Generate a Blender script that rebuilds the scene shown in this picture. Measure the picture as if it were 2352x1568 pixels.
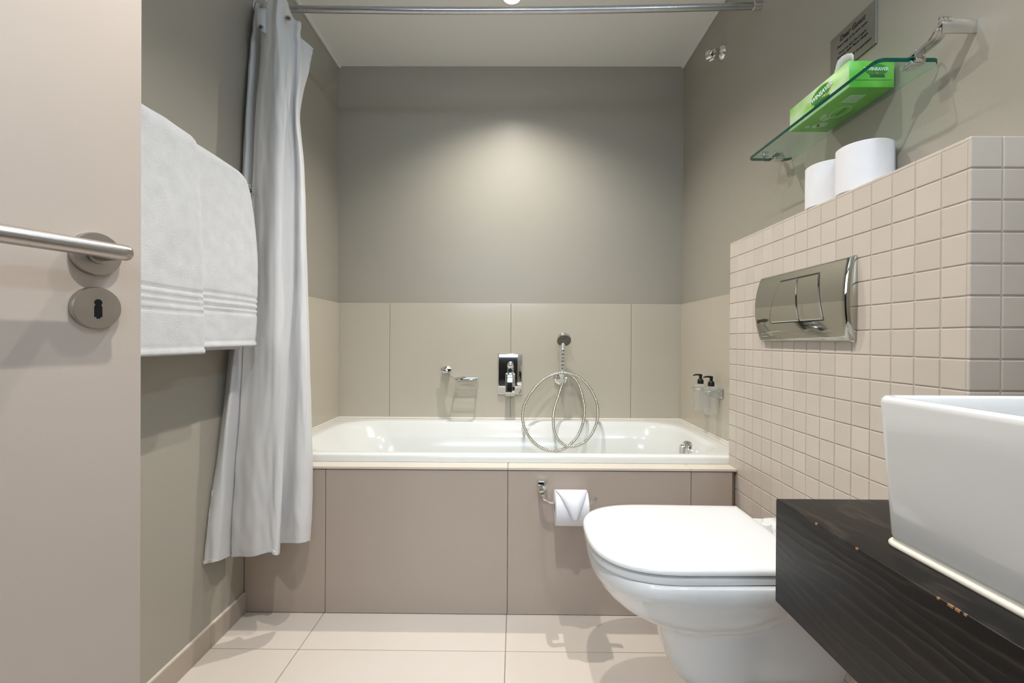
import bpy, bmesh, math, random
from mathutils import Vector, Matrix, noise
from math import pi, sin, cos, radians
random.seed(7)
C = bpy.context.scene.collection
scene = bpy.context.scene
for o in list(bpy.data.objects):
    bpy.data.objects.remove(o)

# ------------------------------------------------------------------ camera
FPX = 1045.74
PITCH, YAW, ROLL = .0036, .0066, -.0052
CAM = Vector((0, 0, .9))
_F = Vector((-sin(YAW)*cos(PITCH), cos(YAW)*cos(PITCH), -sin(PITCH)))
_R0 = Vector((cos(YAW), sin(YAW), 0)); _U0 = _R0.cross(_F)
_R = _R0*cos(ROLL) - _U0*sin(ROLL); _U = _U0*cos(ROLL) + _R0*sin(ROLL)
cd = bpy.data.cameras.new('camera'); cam = bpy.data.objects.new('camera', cd); C.objects.link(cam)
cd.sensor_width = 36; cd.lens = FPX/2352*36; cd.clip_start = .01; cd.clip_end = 50
cam.matrix_world = Matrix(((_R.x, _U.x, -_F.x, CAM.x), (_R.y, _U.y, -_F.y, CAM.y), (_R.z, _U.z, -_F.z, CAM.z), (0, 0, 0, 1)))
scene.camera = cam

def at(u, v, axis, val):
    """point of the room that lies on a plane x/y/z = val along a measured sight line"""
    D = _F + _R*((u-1176)/FPX) + _U*((784-v)/FPX)
    i = 'XYZ'.index(axis)
    return CAM + D*((val-CAM[i])/D[i])

# ------------------------------------------------------------------ light, exposure
vs = scene.view_settings
vs.view_transform = 'Standard'; vs.look = 'None'; vs.gamma = 1; vs.use_curve_mapping = False
vs.exposure = .26
w = bpy.data.worlds.new('world'); scene.world = w; w.use_nodes = True
w.node_tree.nodes['Background'].inputs[0].default_value = (.75, .85, 1.0, 1)
w.node_tree.nodes['Background'].inputs[1].default_value = .05
LAMP_POWER = 44
LAMP_COL = (1.0, .95, .885)
LAMPS = [(-.02, 1.81), (0.0, 1.07), (0.0, .33)]

# ------------------------------------------------------------------ room measures
XL, XR, YB, ZC = -.887, .8315, 2.27, 2.26
XB, YN, ZB, S = .7255, .7314, 1.2287, .0509      # tiled ledge wall
YP = 1.487                                        # bath front
ZT = 1.080                                        # top of bath tiling
TT = .012

# ------------------------------------------------------------------ materials
def lin(c):
    return tuple(((x/255)/12.92 if x/255 <= .04045 else ((x/255+.055)/1.055)**2.4) for x in c) + (1,)
def new_mat(name):
    m = bpy.data.materials.new(name); m.use_nodes = True
    return m, m.node_tree, m.node_tree.nodes['Principled BSDF']
def coords(nt, kind='Object', scale=(1, 1, 1)):
    tc = nt.nodes.new('ShaderNodeTexCoord'); mp = nt.nodes.new('ShaderNodeMapping')
    mp.inputs['Scale'].default_value = scale
    nt.links.new(tc.outputs[kind], mp.inputs['Vector']); return mp.outputs[0]
def add_noise(nt, vec, scale, detail=3, rough=.5):
    n = nt.nodes.new('ShaderNodeTexNoise'); n.inputs['Scale'].default_value = scale
    n.inputs['Detail'].default_value = detail; n.inputs['Roughness'].default_value = rough
    nt.links.new(vec, n.inputs['Vector']); return n.outputs['Fac']
def ramp(nt, fac, c0, c1, p0=0, p1=1):
    r = nt.nodes.new('ShaderNodeValToRGB'); r.color_ramp.elements[0].position = p0; r.color_ramp.elements[1].position = p1
    r.color_ramp.elements[0].color = c0; r.color_ramp.elements[1].color = c1
    nt.links.new(fac, r.inputs[0]); return r.outputs[0]
def bump(nt, b, h, strength, dist=.001):
    n = nt.nodes.new('ShaderNodeBump'); n.inputs['Strength'].default_value = strength; n.inputs['Distance'].default_value = dist
    nt.links.new(h, n.inputs['Height']); nt.links.new(n.outputs[0], b.inputs['Normal'])
def mat(name, col, rough=.5, metal=0, var=.03, vscale=6, bs=0, bscale=200, bdist=.001, spec=.5, coat=0, trans=0, ior=1.45, island=0):
    m, nt, b = new_mat(name)
    v = coords(nt)
    c = lin(col)
    f = add_noise(nt, v, vscale)
    lo = tuple(x*(1-var) for x in c[:3])+(1,); hi = tuple(min(1, x*(1+var)) for x in c[:3])+(1,)
    out = ramp(nt, f, lo, hi, .3, .7)
    if island:
        g = nt.nodes.new('ShaderNodeNewGeometry')
        o2 = ramp(nt, g.outputs['Random Per Island'], (1-island, 1-island, 1-island*.9, 1), (1, 1, 1, 1))
        mx = nt.nodes.new('ShaderNodeMix'); mx.data_type = 'RGBA'; mx.blend_type = 'MULTIPLY'; mx.inputs[0].default_value = 1
        nt.links.new(out, mx.inputs[6]); nt.links.new(o2, mx.inputs[7]); out = mx.outputs[2]
    nt.links.new(out, b.inputs['Base Color'])
    b.inputs['Roughness'].default_value = rough; b.inputs['Metallic'].default_value = metal
    b.inputs['Specular IOR Level'].default_value = spec; b.inputs['Coat Weight'].default_value = coat
    b.inputs['Transmission Weight'].default_value = trans; b.inputs['IOR'].default_value = ior
    if bs:
        bump(nt, b, add_noise(nt, v, bscale, 4), bs, bdist)
    return m

M = {}
M['paint'] = mat('grey_paint', (165, 160, 148), .38, var=.015, vscale=2, bs=.25, bscale=160, bdist=.0006, spec=.35)
M['ceiling'] = mat('ceiling_paint', (238, 237, 233), .8, var=.01, vscale=2, bs=.1, bscale=120)
M['big_tile'] = mat('beige_wall_tile', (190, 182, 167), .17, var=.02, vscale=3, spec=.5)
M['panel_tile'] = mat('taupe_panel_tile', (178, 163, 151), .22, var=.02, vscale=3, spec=.5)
M['floor_tile'] = mat('floor_tile', (222, 212, 202), .3, var=.02, vscale=4, spec=.45)
M['cap_tile'] = mat('cap_tile', (214, 203, 188), .2, var=.02, vscale=4)
M['grout'] = mat('grout', (150, 135, 120), .9, var=.1, vscale=40)
M['dark_grout'] = mat('dark_grout', (112, 92, 78), .9, var=.3, vscale=30)
M['mosaic'] = mat('mosaic_tile', (204, 194, 183), .22, var=.02, vscale=10, island=.07)
M['mosaic_grout'] = mat('mosaic_grout', (186, 178, 170), .9, var=.06, vscale=60)
M['ceramic'] = mat('white_ceramic', (226, 227, 227), .07, var=.005, vscale=3, spec=.55)
M['enamel'] = mat('bath_enamel', (226, 227, 223), .13, var=.005, vscale=3)
M['plastic'] = mat('white_plastic', (227, 228, 228), .16, var=.004, vscale=3)
M['chrome'] = mat('chrome', (225, 225, 225), .05, metal=1, var=.01)
M['satin'] = mat('brushed_steel', (178, 172, 166), .33, metal=1, var=.03, vscale=40)
M['alu'] = mat('rod_steel', (190, 190, 194), .3, metal=1, var=.04, vscale=60)
M['dark_metal'] = mat('grey_nozzle', (104, 100, 92), .4, metal=.6, var=.05, vscale=60)
M['door'] = mat('door_paint', (190, 177, 166), .42, var=.015, vscale=3, bs=.15, bscale=220, bdist=.0005, spec=.35)
M['black'] = mat('black_plastic', (16, 16, 16), .35, var=.05)
M['hole'] = mat('keyhole_black', (6, 6, 6), .8, var=.1)
M['silicone'] = mat('silicone', (232, 226, 214), .35, var=.03, vscale=20)
M['paper'] = mat('toilet_paper', (228, 228, 232), .9, var=.01, vscale=60, bs=.4, bscale=700, bdist=.0004, spec=.2)
M['card'] = mat('cardboard_core', (150, 130, 108), .9, var=.05)
M['skirting'] = mat('skirting_tile', (176, 164, 150), .3, var=.03, vscale=6)
M['skirt_grout'] = mat('skirting_edge', (214, 206, 194), .8, var=.05, vscale=30)
M['cream'] = mat('warm_wall', (200, 190, 175), .7, var=.02)
M['ink'] = mat('black_ink', (30, 30, 30), .6, var=.02)
M['white_ink'] = mat('white_ink', (240, 242, 240), .6, var=.01)
M['plaque'] = mat('brushed_plaque', (132, 130, 122), .4, metal=.5, var=.05, vscale=30)
M['logo_green'] = mat('logo_green', (38, 140, 34), .5, var=.05, vscale=60)
M['logo_dark'] = mat('logo_dark_green', (8, 92, 52), .5, var=.03)
M['logo_lime'] = mat('logo_lime', (140, 190, 40), .5, var=.03)
M['logo_yellow'] = mat('logo_yellow', (220, 200, 30), .5, var=.03)
M['logo_red'] = mat('logo_red', (200, 60, 50), .5, var=.03)
M['faded_white'] = mat('faded_print', (196, 208, 176), .6, var=.03)
M['pale_print'] = mat('pale_print', (168, 190, 140), .6, var=.03)
M['chip'] = mat('bare_wood_chip', (150, 112, 74), .7, var=.2, vscale=200)

# terry towel
m, nt, b = new_mat('terry_towel'); v = coords(nt)
nt.links.new(ramp(nt, add_noise(nt, v, 25), lin((218, 220, 223)), lin((228, 230, 233)), .3, .7), b.inputs['Base Color'])
b.inputs['Roughness'].default_value = .95; b.inputs['Specular IOR Level'].default_value = .15; b.inputs['Sheen Weight'].default_value = .3
bump(nt, b, add_noise(nt, v, 420, 5, .7), .9, .003); M['towel'] = m
# curtain: translucent satin with fine woven stripes
m, nt, b = new_mat('curtain_fabric'); v = coords(nt)
nt.links.new(ramp(nt, add_noise(nt, v, 8), lin((240, 241, 243)), lin((246, 246, 247)), .3, .7), b.inputs['Base Color'])
b.inputs['Roughness'].default_value = .55; b.inputs['Specular IOR Level'].default_value = .3; b.inputs['Sheen Weight'].default_value = .2
bump(nt, b, add_noise(nt, v, 26, 3), .35, .004)
tr = nt.nodes.new('ShaderNodeBsdfTranslucent'); tr.inputs[0].default_value = (.92, .92, .93, 1)
mx = nt.nodes.new('ShaderNodeMixShader'); mx.inputs[0].default_value = .42
nt.links.new(b.outputs[0], mx.inputs[1]); nt.links.new(tr.outputs[0], mx.inputs[2])
nt.links.new(mx.outputs[0], nt.nodes['Material Output'].inputs[0]); M['curtain'] = m
# dark oak
m, nt, b = new_mat('black_oak'); v = coords(nt, scale=(1, 1, 1))
wv = nt.nodes.new('ShaderNodeTexWave'); wv.bands_direction = 'Z'; wv.inputs['Scale'].default_value = 9; wv.inputs['Distortion'].default_value = 9
wv.inputs['Detail'].default_value = 4; wv.inputs['Detail Scale'].default_value = 1.2
mp2 = coords(nt, scale=(2.2, .55, 2.2)); nt.links.new(mp2, wv.inputs['Vector'])
str_v = coords(nt, scale=(60, 5, 190)); sn = add_noise(nt, str_v, 1.0, 6, .75)
mm = nt.nodes.new('ShaderNodeMath'); mm.operation = 'MULTIPLY'; nt.links.new(wv.outputs['Fac'], mm.inputs[0]); nt.links.new(sn, mm.inputs[1])
nt.links.new(ramp(nt, mm.outputs[0], lin((15, 12, 11)), lin((62, 54, 48)), .36, .78), b.inputs['Base Color'])
b.inputs['Roughness'].default_value = .42; b.inputs['Specular IOR Level'].default_value = .3
bump(nt, b, mm.outputs[0], .35, .001); M['oak'] = m
# glass: clear sheet that lets light through, mirror-like at grazing angles
def sheet_glass(name, tint, ior, rough=0.0):
    m = bpy.data.materials.new(name); m.use_nodes = True; nt = m.node_tree
    nt.nodes.remove(nt.nodes['Principled BSDF'])
    t = nt.nodes.new('ShaderNodeBsdfTransparent'); t.inputs[0].default_value = tint
    g_ = nt.nodes.new('ShaderNodeBsdfGlossy'); g_.inputs['Roughness'].default_value = rough
    lw = nt.nodes.new('ShaderNodeLayerWeight'); lw.inputs[0].default_value = .5
    pw = nt.nodes.new('ShaderNodeMath'); pw.operation = 'POWER'; pw.inputs[1].default_value = 5; nt.links.new(lw.outputs['Facing'], pw.inputs[0])
    f = nt.nodes.new('ShaderNodeMath'); f.operation = 'MULTIPLY_ADD'; f.inputs[1].default_value = .9; f.inputs[2].default_value = (ior-1)**2/(ior+1)**2; nt.links.new(pw.outputs[0], f.inputs[0])
    x = nt.nodes.new('ShaderNodeMixShader')
    nt.links.new(f.outputs[0], x.inputs[0]); nt.links.new(t.outputs[0], x.inputs[1]); nt.links.new(g_.outputs[0], x.inputs[2])
    nt.links.new(x.outputs[0], nt.nodes['Material Output'].inputs[0]); return m
M['glass'] = sheet_glass('green_glass', (.86, .95, .91, 1), 1.5)
M['glass_edge'] = mat('glass_edge', (6, 74, 60), .08, var=.05, vscale=12)
M['bottle'] = sheet_glass('clear_bottle', (.93, .94, .93, 1), 1.6, .1)
nt = M['bottle'].node_tree; df = nt.nodes.new('ShaderNodeBsdfDiffuse'); df.inputs[0].default_value = (.8, .82, .8, 1)
x2 = nt.nodes.new('ShaderNodeMixShader'); x2.inputs[0].default_value = .16; fr_ = nt.nodes['Material Output'].inputs[0].links[0].from_socket
nt.links.new(fr_, x2.inputs[1]); nt.links.new(df.outputs[0], x2.inputs[2]); nt.links.new(x2.outputs[0], nt.nodes['Material Output'].inputs[0])
M['hose'] = mat('hose_steel', (200, 200, 190), .22, metal=1, var=.02, vscale=80)
M['plate_chrome'] = mat('plate_chrome', (186, 184, 176), .04, metal=1, var=.01)
M['soft_chrome'] = mat('soft_chrome', (236, 236, 234), .32, metal=1, var=.01)
# lamp glass
m, nt, b = new_mat('lamp_lens'); b.inputs['Emission Color'].default_value = (1, .93, .82, 1); b.inputs['Emission Strength'].default_value = 14; M['lens'] = m
m, nt, b = new_mat('fill_tube_glow'); b.inputs['Emission Color'].default_value = (.62, .80, 1, 1); b.inputs['Emission Strength'].default_value = 85; M['fill_tube_glow'] = m  # cool glow of the added tube lamp, out of view
m, nt, b = new_mat('cool_fill_pane'); b.inputs['Emission Color'].default_value = (.68, .84, 1, 1); b.inputs['Emission Strength'].default_value = 8; M['cool_fill'] = m  # cool fill glow for the added bedroom window, out of view
M['bedroom'] = mat('bedroom_paint', (96, 92, 86), .8)
M['carpet'] = mat('bedroom_carpet', (60, 54, 50), .95, var=.15, vscale=80)
# tissue box prints (printed artwork: pale patches on green)
def print_mat(name, c0, c1, scale, vec=(1, 1, 1)):
    m, nt, b = new_mat(name); v = coords(nt, scale=vec)
    nt.links.new(ramp(nt, add_noise(nt, v, scale, 2), lin(c0), lin(c1), .35, .65), b.inputs['Base Color'])
    b.inputs['Roughness'].default_value = .35; return m
M['box_front'] = print_mat('tissue_box_front', (150, 210, 100), (226, 240, 218), 9, (1, 1, 2))
M['box_end'] = print_mat('tissue_box_end', (84, 178, 44), (126, 206, 78), 18)
M['box_base'] = print_mat('tissue_box_base', (104, 172, 38), (132, 190, 62), 14)

# ------------------------------------------------------------------ mesh helpers
def link(name, me, m=None, parent=None, smooth=False, auto=None):
    o = bpy.data.objects.new(name, me); C.objects.link(o)
    if m is not None:
        for x in (m if isinstance(m, (list, tuple)) else [m]):
            me.materials.append(M[x] if isinstance(x, str) else x)
    if smooth:
        me.shade_smooth()
        if auto: me.set_sharp_from_angle(angle=radians(auto))
    if parent is not None:
        o.parent = parent; o.matrix_parent_inverse = parent.matrix_world.inverted() if False else Matrix.Identity(4)
        if parent.location.length or parent.parent:
            pw = world_loc(parent); me.transform(Matrix.Translation(-pw))
    return o
def world_loc(o):
    l = Vector(o.location)
    while o.parent: o = o.parent; l += Vector(o.location)
    return l
def from_bm(name, bm, m=None, parent=None, smooth=False, auto=None):
    bmesh.ops.recalc_face_normals(bm, faces=bm.faces)
    me = bpy.data.meshes.new(name); bm.to_mesh(me); bm.free()
    return link(name, me, m, parent, smooth, auto)
def thing(name, label, cat, loc=(0, 0, 0), group=None):
    o = bpy.data.objects.new(name, None); C.objects.link(o); o.location = loc; o.empty_display_size = .03
    o['label'] = label; o['category'] = cat
    if group: o['group'] = group
    return o
def tag(o, label, cat, group=None):
    o['label'] = label; o['category'] = cat
    if group: o['group'] = group
    return o
def struct(o, label=None):
    o['kind'] = 'structure'
    if label: o['label'] = label
    return o
def add_box(bm, x0, x1, y0, y1, z0, z1, bev=0, seg=2, mi=0):
    r = bmesh.ops.create_cube(bm, size=1)
    vs_ = r['verts']
    for v in vs_:
        v.co = Vector(((x0+x1)/2+v.co.x*(x1-x0), (y0+y1)/2+v.co.y*(y1-y0), (z0+z1)/2+v.co.z*(z1-z0)))
    fs = {f for v in vs_ for f in v.link_faces}
    for f in fs: f.material_index = mi
    if bev:
        es = {e for v in vs_ for e in v.link_edges}
        rr = bmesh.ops.bevel(bm, geom=list(es), offset=bev, segments=seg, profile=.5, affect='EDGES')
        for f in rr['faces']: f.material_index = mi
    return vs_
def box(name, x0, x1, y0, y1, z0, z1, m, parent=None, bev=0, seg=2):
    bm = bmesh.new(); add_box(bm, x0, x1, y0, y1, z0, z1, bev, seg)
    return from_bm(name, bm, m, parent, smooth=bool(bev), auto=40)
def basis(axis):
    a = Vector(axis).normalized()
    t = Vector((0, 0, 1)) if abs(a.z) < .9 else Vector((0, 1, 0))
    u = t.cross(a).normalized(); return u, a.cross(u).normalized(), a
def add_lathe(bm, origin, axis, prof, n=48, cap=True, mi=0):
    """prof = [(radius, distance along axis)]"""
    u, v, a = basis(axis); o = Vector(origin); rings = []
    for r, d in prof:
        if r < 1e-6: rings.append([bm.verts.new(o+a*d)]); continue
        rings.append([bm.verts.new(o+a*d+(u*cos(2*pi*k/n)+v*sin(2*pi*k/n))*r) for k in range(n)])
    for A, B in zip(rings, rings[1:]):
        for k in range(n):
            k2 = (k+1) % n
            if len(A) == 1 and len(B) == 1: continue
            if len(A) == 1: f = bm.faces.new((A[0], B[k], B[k2]))
            elif len(B) == 1: f = bm.faces.new((A[k], B[0], A[k2]))
            else: f = bm.faces.new((A[k], B[k], B[k2], A[k2]))
            f.material_index = mi
    if cap:
        for R_ in (rings[0], rings[-1]):
            if len(R_) > 2: bm.faces.new(R_).material_index = mi
def lathe(name, origin, axis, prof, m, parent=None, n=48, cap=True):
    bm = bmesh.new(); add_lathe(bm, origin, axis, prof, n, cap)
    return from_bm(name, bm, m, parent, True, 40)
def add_sweep(bm, pts, rad, n=10, closed=False, sec=None, up=None):
    """sweep a circle (or a section [(a,b)]) along points"""
    pts = [Vector(p) for p in pts]; rings = []; N = len(pts); prev = None
    for i, p in enumerate(pts):
        if closed: t = pts[(i+1) % N]-pts[i-1]
        else: t = pts[min(i+1, N-1)]-pts[max(i-1, 0)]
        t.normalize()
        if up is not None: u = Vector(up)
        elif prev is None: u = Vector((0, 0, 1)) if abs(t.z) < .9 else Vector((1, 0, 0))
        else: u = prev
        u = (u-t*u.dot(t)).normalized(); prev = u; v = t.cross(u)
        r = rad[i] if isinstance(rad, (list, tuple)) else rad
        if sec: rings.append([bm.verts.new(p+u*a*r+v*b_*r) for a, b_ in sec])
        else: rings.append([bm.verts.new(p+(u*cos(2*pi*k/n)+v*sin(2*pi*k/n))*r) for k in range(n)])
    n = len(rings[0])
    pairs = list(zip(rings, rings[1:]))+([(rings[-1], rings[0])] if closed else [])
    for A, B in pairs:
        for k in range(n):
            bm.faces.new((A[k], B[k], B[(k+1) % n], A[(k+1) % n]))
    if not closed:
        bm.faces.new(rings[0]); bm.faces.new(rings[-1])
def sweep(name, pts, rad, m, parent=None, n=10, closed=False, sec=None, up=None, auto=50):
    bm = bmesh.new(); add_sweep(bm, pts, rad, n, closed, sec, up)
    return from_bm(name, bm, m, parent, True, auto)
def cr(p0, p1, p2, p3, t):
    return .5*((2*p1)+(-p0+p2)*t+(2*p0-5*p1+4*p2-p3)*t*t+(-p0+3*p1-3*p2+p3)*t*t*t)
def catmull(pts, sub, closed=False):
    pts = [Vector(p) for p in pts]; N = len(pts); out = []
    for i in range(N if closed else N-1):
        g = (lambda k: pts[k % N]) if closed else (lambda k: pts[min(max(k, 0), N-1)])
        for s_ in range(sub): out.append(cr(g(i-1), g(i), g(i+1), g(i+2), s_/sub))
    if not closed: out.append(pts[-1])
    return out
def resample(pts, step):
    out = [pts[0]]; acc = 0
    for a, b_ in zip(pts, pts[1:]):
        L = (b_-a).length; d = step-acc
        while d <= L: out.append(a+(b_-a)*(d/L)); d += step
        acc = (acc+L) % step if L else acc
    return out
def add_loft(bm, loops, cap0=True, cap1=True, mi=0):
    R_ = [[bm.verts.new(p) for p in l] for l in loops]; n = len(R_[0])
    for A, B in zip(R_, R_[1:]):
        for k in range(n):
            bm.faces.new((A[k], B[k], B[(k+1) % n], A[(k+1) % n])).material_index = mi
    if cap0: bm.faces.new(R_[0]).material_index = mi
    if cap1: bm.faces.new(R_[-1]).material_index = mi
def rrect(x0, x1, y0, y1, r, z, n=8):
    P = []
    for cx, cy, a0 in ((x1-r, y1-r, 0), (x0+r, y1-r, pi/2), (x0+r, y0+r, pi), (x1-r, y0+r, 1.5*pi)):
        for k in range(n+1):
            a = a0+pi/2*k/n; P.append(Vector((cx+r*cos(a), cy+r*sin(a), z)))
    return P
def text(name, s, size, origin, xdir, ydir, m, parent, bold=0, extr=.0002, align='CENTER', sx=1, shear=0):
    cu = bpy.data.curves.new(name, 'FONT'); cu.body = s; cu.size = size; cu.align_x = align; cu.align_y = 'CENTER'
    cu.extrude = extr; cu.offset = bold; cu.shear = shear; cu.resolution_u = 3
    o = bpy.data.objects.new(name, cu); C.objects.link(o)
    dg = bpy.context.evaluated_depsgraph_get(); dg.update()
    me = bpy.data.meshes.new_from_object(o.evaluated_get(dg))
    bpy.data.objects.remove(o)
    X = Vector(xdir).normalized(); Y = Vector(ydir).normalized(); Z = X.cross(Y)
    mtx = Matrix(((X.x*sx, Y.x, Z.x, origin[0]), (X.y*sx, Y.y, Z.y, origin[1]), (X.z*sx, Y.z, Z.z, origin[2]), (0, 0, 0, 1)))
    me.transform(mtx); me.materials.clear()
    return link(name, me, m, parent)

# ------------------------------------------------------------------ room shell
YE = -.14                                        # entrance wall, the camera stands in its doorway
struct(box('wall_back', XL-.1, XR+.1, YB, YB+.1, 0, ZC+.05, 'paint'))
struct(box('wall_left', XL-.1, XL, YE-.1, YB, 0, ZC+.05, 'paint'))
struct(box('wall_right', XR, XR+.1, YE-.1, YB, 0, ZC+.05, 'paint'))
struct(box('ceiling', XL-.1, XR+.1, YE-.1, YB+.1, ZC, ZC+.1, 'ceiling'))
bm = bmesh.new()
add_box(bm, XL, -.80, YE-.1, YE, 0, ZC); add_box(bm, .36, XR, YE-.1, YE, 0, ZC); add_box(bm, -.80, .36, YE-.1, YE, 2.07, ZC)
struct(from_bm('wall_entrance', bm, 'paint'))
# the dim bedroom behind the open doorway, with an unseen glowing window added for cool light
bm = bmesh.new()
add_box(bm, -1.6, 1.4, -2.7, -2.6, 0, 2.5); add_box(bm, -1.7, -1.6, -2.7, YE-.1, 0, 2.5); add_box(bm, 1.4, 1.5, -2.7, YE-.1, 0, 2.5)
struct(from_bm('wall_bedroom', bm, 'bedroom'), 'dim grey bedroom walls behind the doorway')
struct(box('ceiling_bedroom', -1.7, 1.5, -2.7, YE-.1, 2.5, 2.6, 'ceiling'))
struct(box('floor_bedroom', -1.7, 1.5, -2.7, YE-.1, -.06, 0, 'carpet'))
fill_win = struct(box('fill_window_1', -1.25, 1.05, -2.6, -2.57, 1.48, 2.38, 'plastic'), 'unseen glowing window added behind the camera as cool fill light')
box('fill_pane', -1.2, 1.0, -2.57, -2.565, 1.52, 2.34, 'cool_fill', fill_win)
# floor: grout bed + separate tiles
bm = bmesh.new()
add_box(bm, XL-.1, XR+.1, YE-.1, YB+.1, -.06, -.0015, mi=1)
xs = [XL, -.623, -.023, .577, XR]; ys = [YE-.1, .113, .713, 1.313, YP+.01]
for a, b_ in zip(xs, xs[1:]):
    for c, d in zip(ys, ys[1:]):
        add_box(bm, a+.0012, b_-.0012, c+.0012, d-.0012, -.012, 0, .0006, 1, 0)
struct(from_bm('floor', bm, ['floor_tile', 'grout']))
# tiling round the bath
bm = bmesh.new()
bx_ = [XL, -.623, -.021, .575, XR]
for a, b_ in zip(bx_, bx_[1:]):
    add_box(bm, a+.0008, b_-.0008, YB-TT, YB-.002, .47, ZT, .001, 1, 0)
add_box(bm, XL, XR, YB-TT+.0015, YB, .47, ZT-.001, mi=1)
struct(from_bm('trim_1', bm, ['big_tile', 'dark_grout']), 'beige glazed tiles on the back wall above the bath')
bm = bmesh.new()
for a, b_ in ((YP, 1.69), (1.69, YB-TT)):
    add_box(bm, XL, XL+TT, a+.0008, b_-.0008, .47, ZT, .001, 1, 0)
struct(from_bm('trim_2', bm, ['big_tile', 'grout']), 'beige glazed tiles on the left wall beside the bath')
bm = bmesh.new()
for a, b_ in ((1.50, 1.68), (1.68, YB-TT)):
    add_box(bm, XR-TT, XR, a+.0008, b_-.0008, .47, ZT, .001, 1, 0)
struct(from_bm('trim_3', bm, ['big_tile', 'grout']), 'beige glazed tiles on the right wall beside the bath')
bm = bmesh.new()
px_ = [XL+.001, -.619, -.021, .577, .712]
for a, b_ in zip(px_, px_[1:]):
    add_box(bm, a+.001, b_-.001, YP, YP+.012, .002, .472, .0008, 1, 0)
add_box(bm, XL, .718, YP+.002, YP+.04, 0, .474, mi=1)
cx_ = [XL, -.021, .577, .7255]
for a, b_ in zip(cx_, cx_[1:]):
    add_box(bm, a+.0006, b_-.0006, YP-.003, YP+.075, .475, .4835, .0012, 2, 2)
add_box(bm, XL, .7255, YP+.001, YP+.06, .470, .4755, mi=1)
struct(from_bm('trim_4', bm, ['panel_tile', 'dark_grout', 'cap_tile']), 'taupe tiled bath front with a cream tile cap')
# skirting tiles
bm = bmesh.new()
for a, b_ in ((.1, .713), (.713, 1.313), (1.313, YP)):
    add_box(bm, XL, XL+.009, a+.0008, b_-.0008, 0, .064, .0008, 1, 0)
add_box(bm, XL, XL+.0075, .1, YP, .06, .0665, mi=1)
struct(from_bm('baseboard_left', bm, ['skirting', 'skirt_grout']))
# thin cornice beads
for i, (x0, x1) in enumerate(((XL, XL+.014), (XR-.014, XR))):
    bm = bmesh.new(); add_box(bm, x0, x1, YE, YB, ZC-.010, ZC, .003, 2)
    struct(from_bm('trim_%d' % (5+i), bm, 'ceiling'), 'narrow white bead where the %s wall meets the ceiling' % ('left' if i == 0 else 'right'))

# half-height ledge wall clad in mosaic: every tile real, on a grout bed
bm = bmesh.new()
g = .0012
add_box(bm, XB+.0014, XR, YN+.0014, YN+16*S, 0, ZB-.0014, mi=1)
add_box(bm, XB+.0014, XR-.0, YN+16*S-.002, YN+16*S, 0, ZB-.0014, mi=1)
for r in range(25):
    z1 = ZB-r*S; z0 = max(z1-S, 0)
    if z1 <= .01: break
    for k in range(16):
        add_box(bm, XB, XB+.006, YN+(k*S+g if k else .0062), YN+(k+1)*S-g, z0+g, z1-(g if r else .0062), .0013, 2, 0)
    for k in range(2):
        a = XB+(.0 if k == 0 else S); b_ = XB+(k+1)*S
        add_box(bm, a+g*(k > 0), b_-g, YN, YN+.0065, z0+g, z1-(g if r else 0), .0018, 3, 0)
for k in range(16):
    for j in range(2):
        add_box(bm, XB+j*S+g*(j > 0), XB+(j+1)*S-g, YN+(k*S+g if k else .0062), YN+(k+1)*S-g, ZB-.0065, ZB, .0013, 2, 0)
struct(from_bm('wall_ledge', bm, ['mosaic', 'mosaic_grout']), 'half-height ledge wall clad in small square beige mosaic tiles behind the toilet')

# ------------------------------------------------------------------ downlights
labels = ['round recessed ceiling downlight glowing above the bath', 'round recessed ceiling downlight over the middle of the floor', 'round recessed ceiling downlight nearest the doorway']
light0 = thing('ceiling_light', labels[0], 'light', (LAMPS[0][0], LAMPS[0][1], ZC), 'recessed ceiling downlights')
lathe('trim_ring', (LAMPS[0][0], LAMPS[0][1], ZC), (0, 0, -1), [(.031, -.0), (.031, .002), (.036, .005), (.041, .004), (.043, 0)], 'plastic', light0, cap=False)
lathe('lens', (LAMPS[0][0], LAMPS[0][1], ZC), (0, 0, -1), [(0, .0015), (.02, .0025), (.0305, .0012)], 'lens', light0, cap=False)
for i, (x, y) in enumerate(LAMPS):
    if i:
        r = light0.copy(); C.objects.link(r); r.location = (x, y, ZC); r['label'] = labels[i]
        for ch in list(light0.children):
            c = ch.copy(); C.objects.link(c); c.parent = r
    ld = bpy.data.lights.new('downlight', 'SPOT'); ld.energy = LAMP_POWER*(1.3, .75, 1.2)[i]; ld.color = LAMP_COL
    ld.spot_size = radians((128, 118, 136)[i]); ld.spot_blend = 1; ld.shadow_soft_size = .013
    lo = bpy.data.objects.new('downlight_beam', ld); C.objects.link(lo); lo.location = (x, y, ZC-.022)

# unseen tube lamp added on the right wall to bring in cool light
ml = thing('fill_tube_light', 'unseen cool white tube lamp added on the right wall above the basin', 'light', (XR, .36, 1.98))
bm = bmesh.new(); add_box(bm, XR-.028, XR, .10, .62, 1.955, 2.005, .004, 2); from_bm('fill_lamp_housing', bm, 'alu', ml, True, 40)
sweep('tube', [(XR-.045, .11+.50*k/6, 1.98) for k in range(7)], .014, 'fill_tube_glow', ml, n=16)
for yy in (.105, .615):
    bm = bmesh.new(); add_box(bm, XR-.062, XR-.02, yy-.006, yy+.006, 1.962, 1.998, .003, 2); from_bm('end_cap', bm, 'plastic', ml, True, 40)
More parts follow.
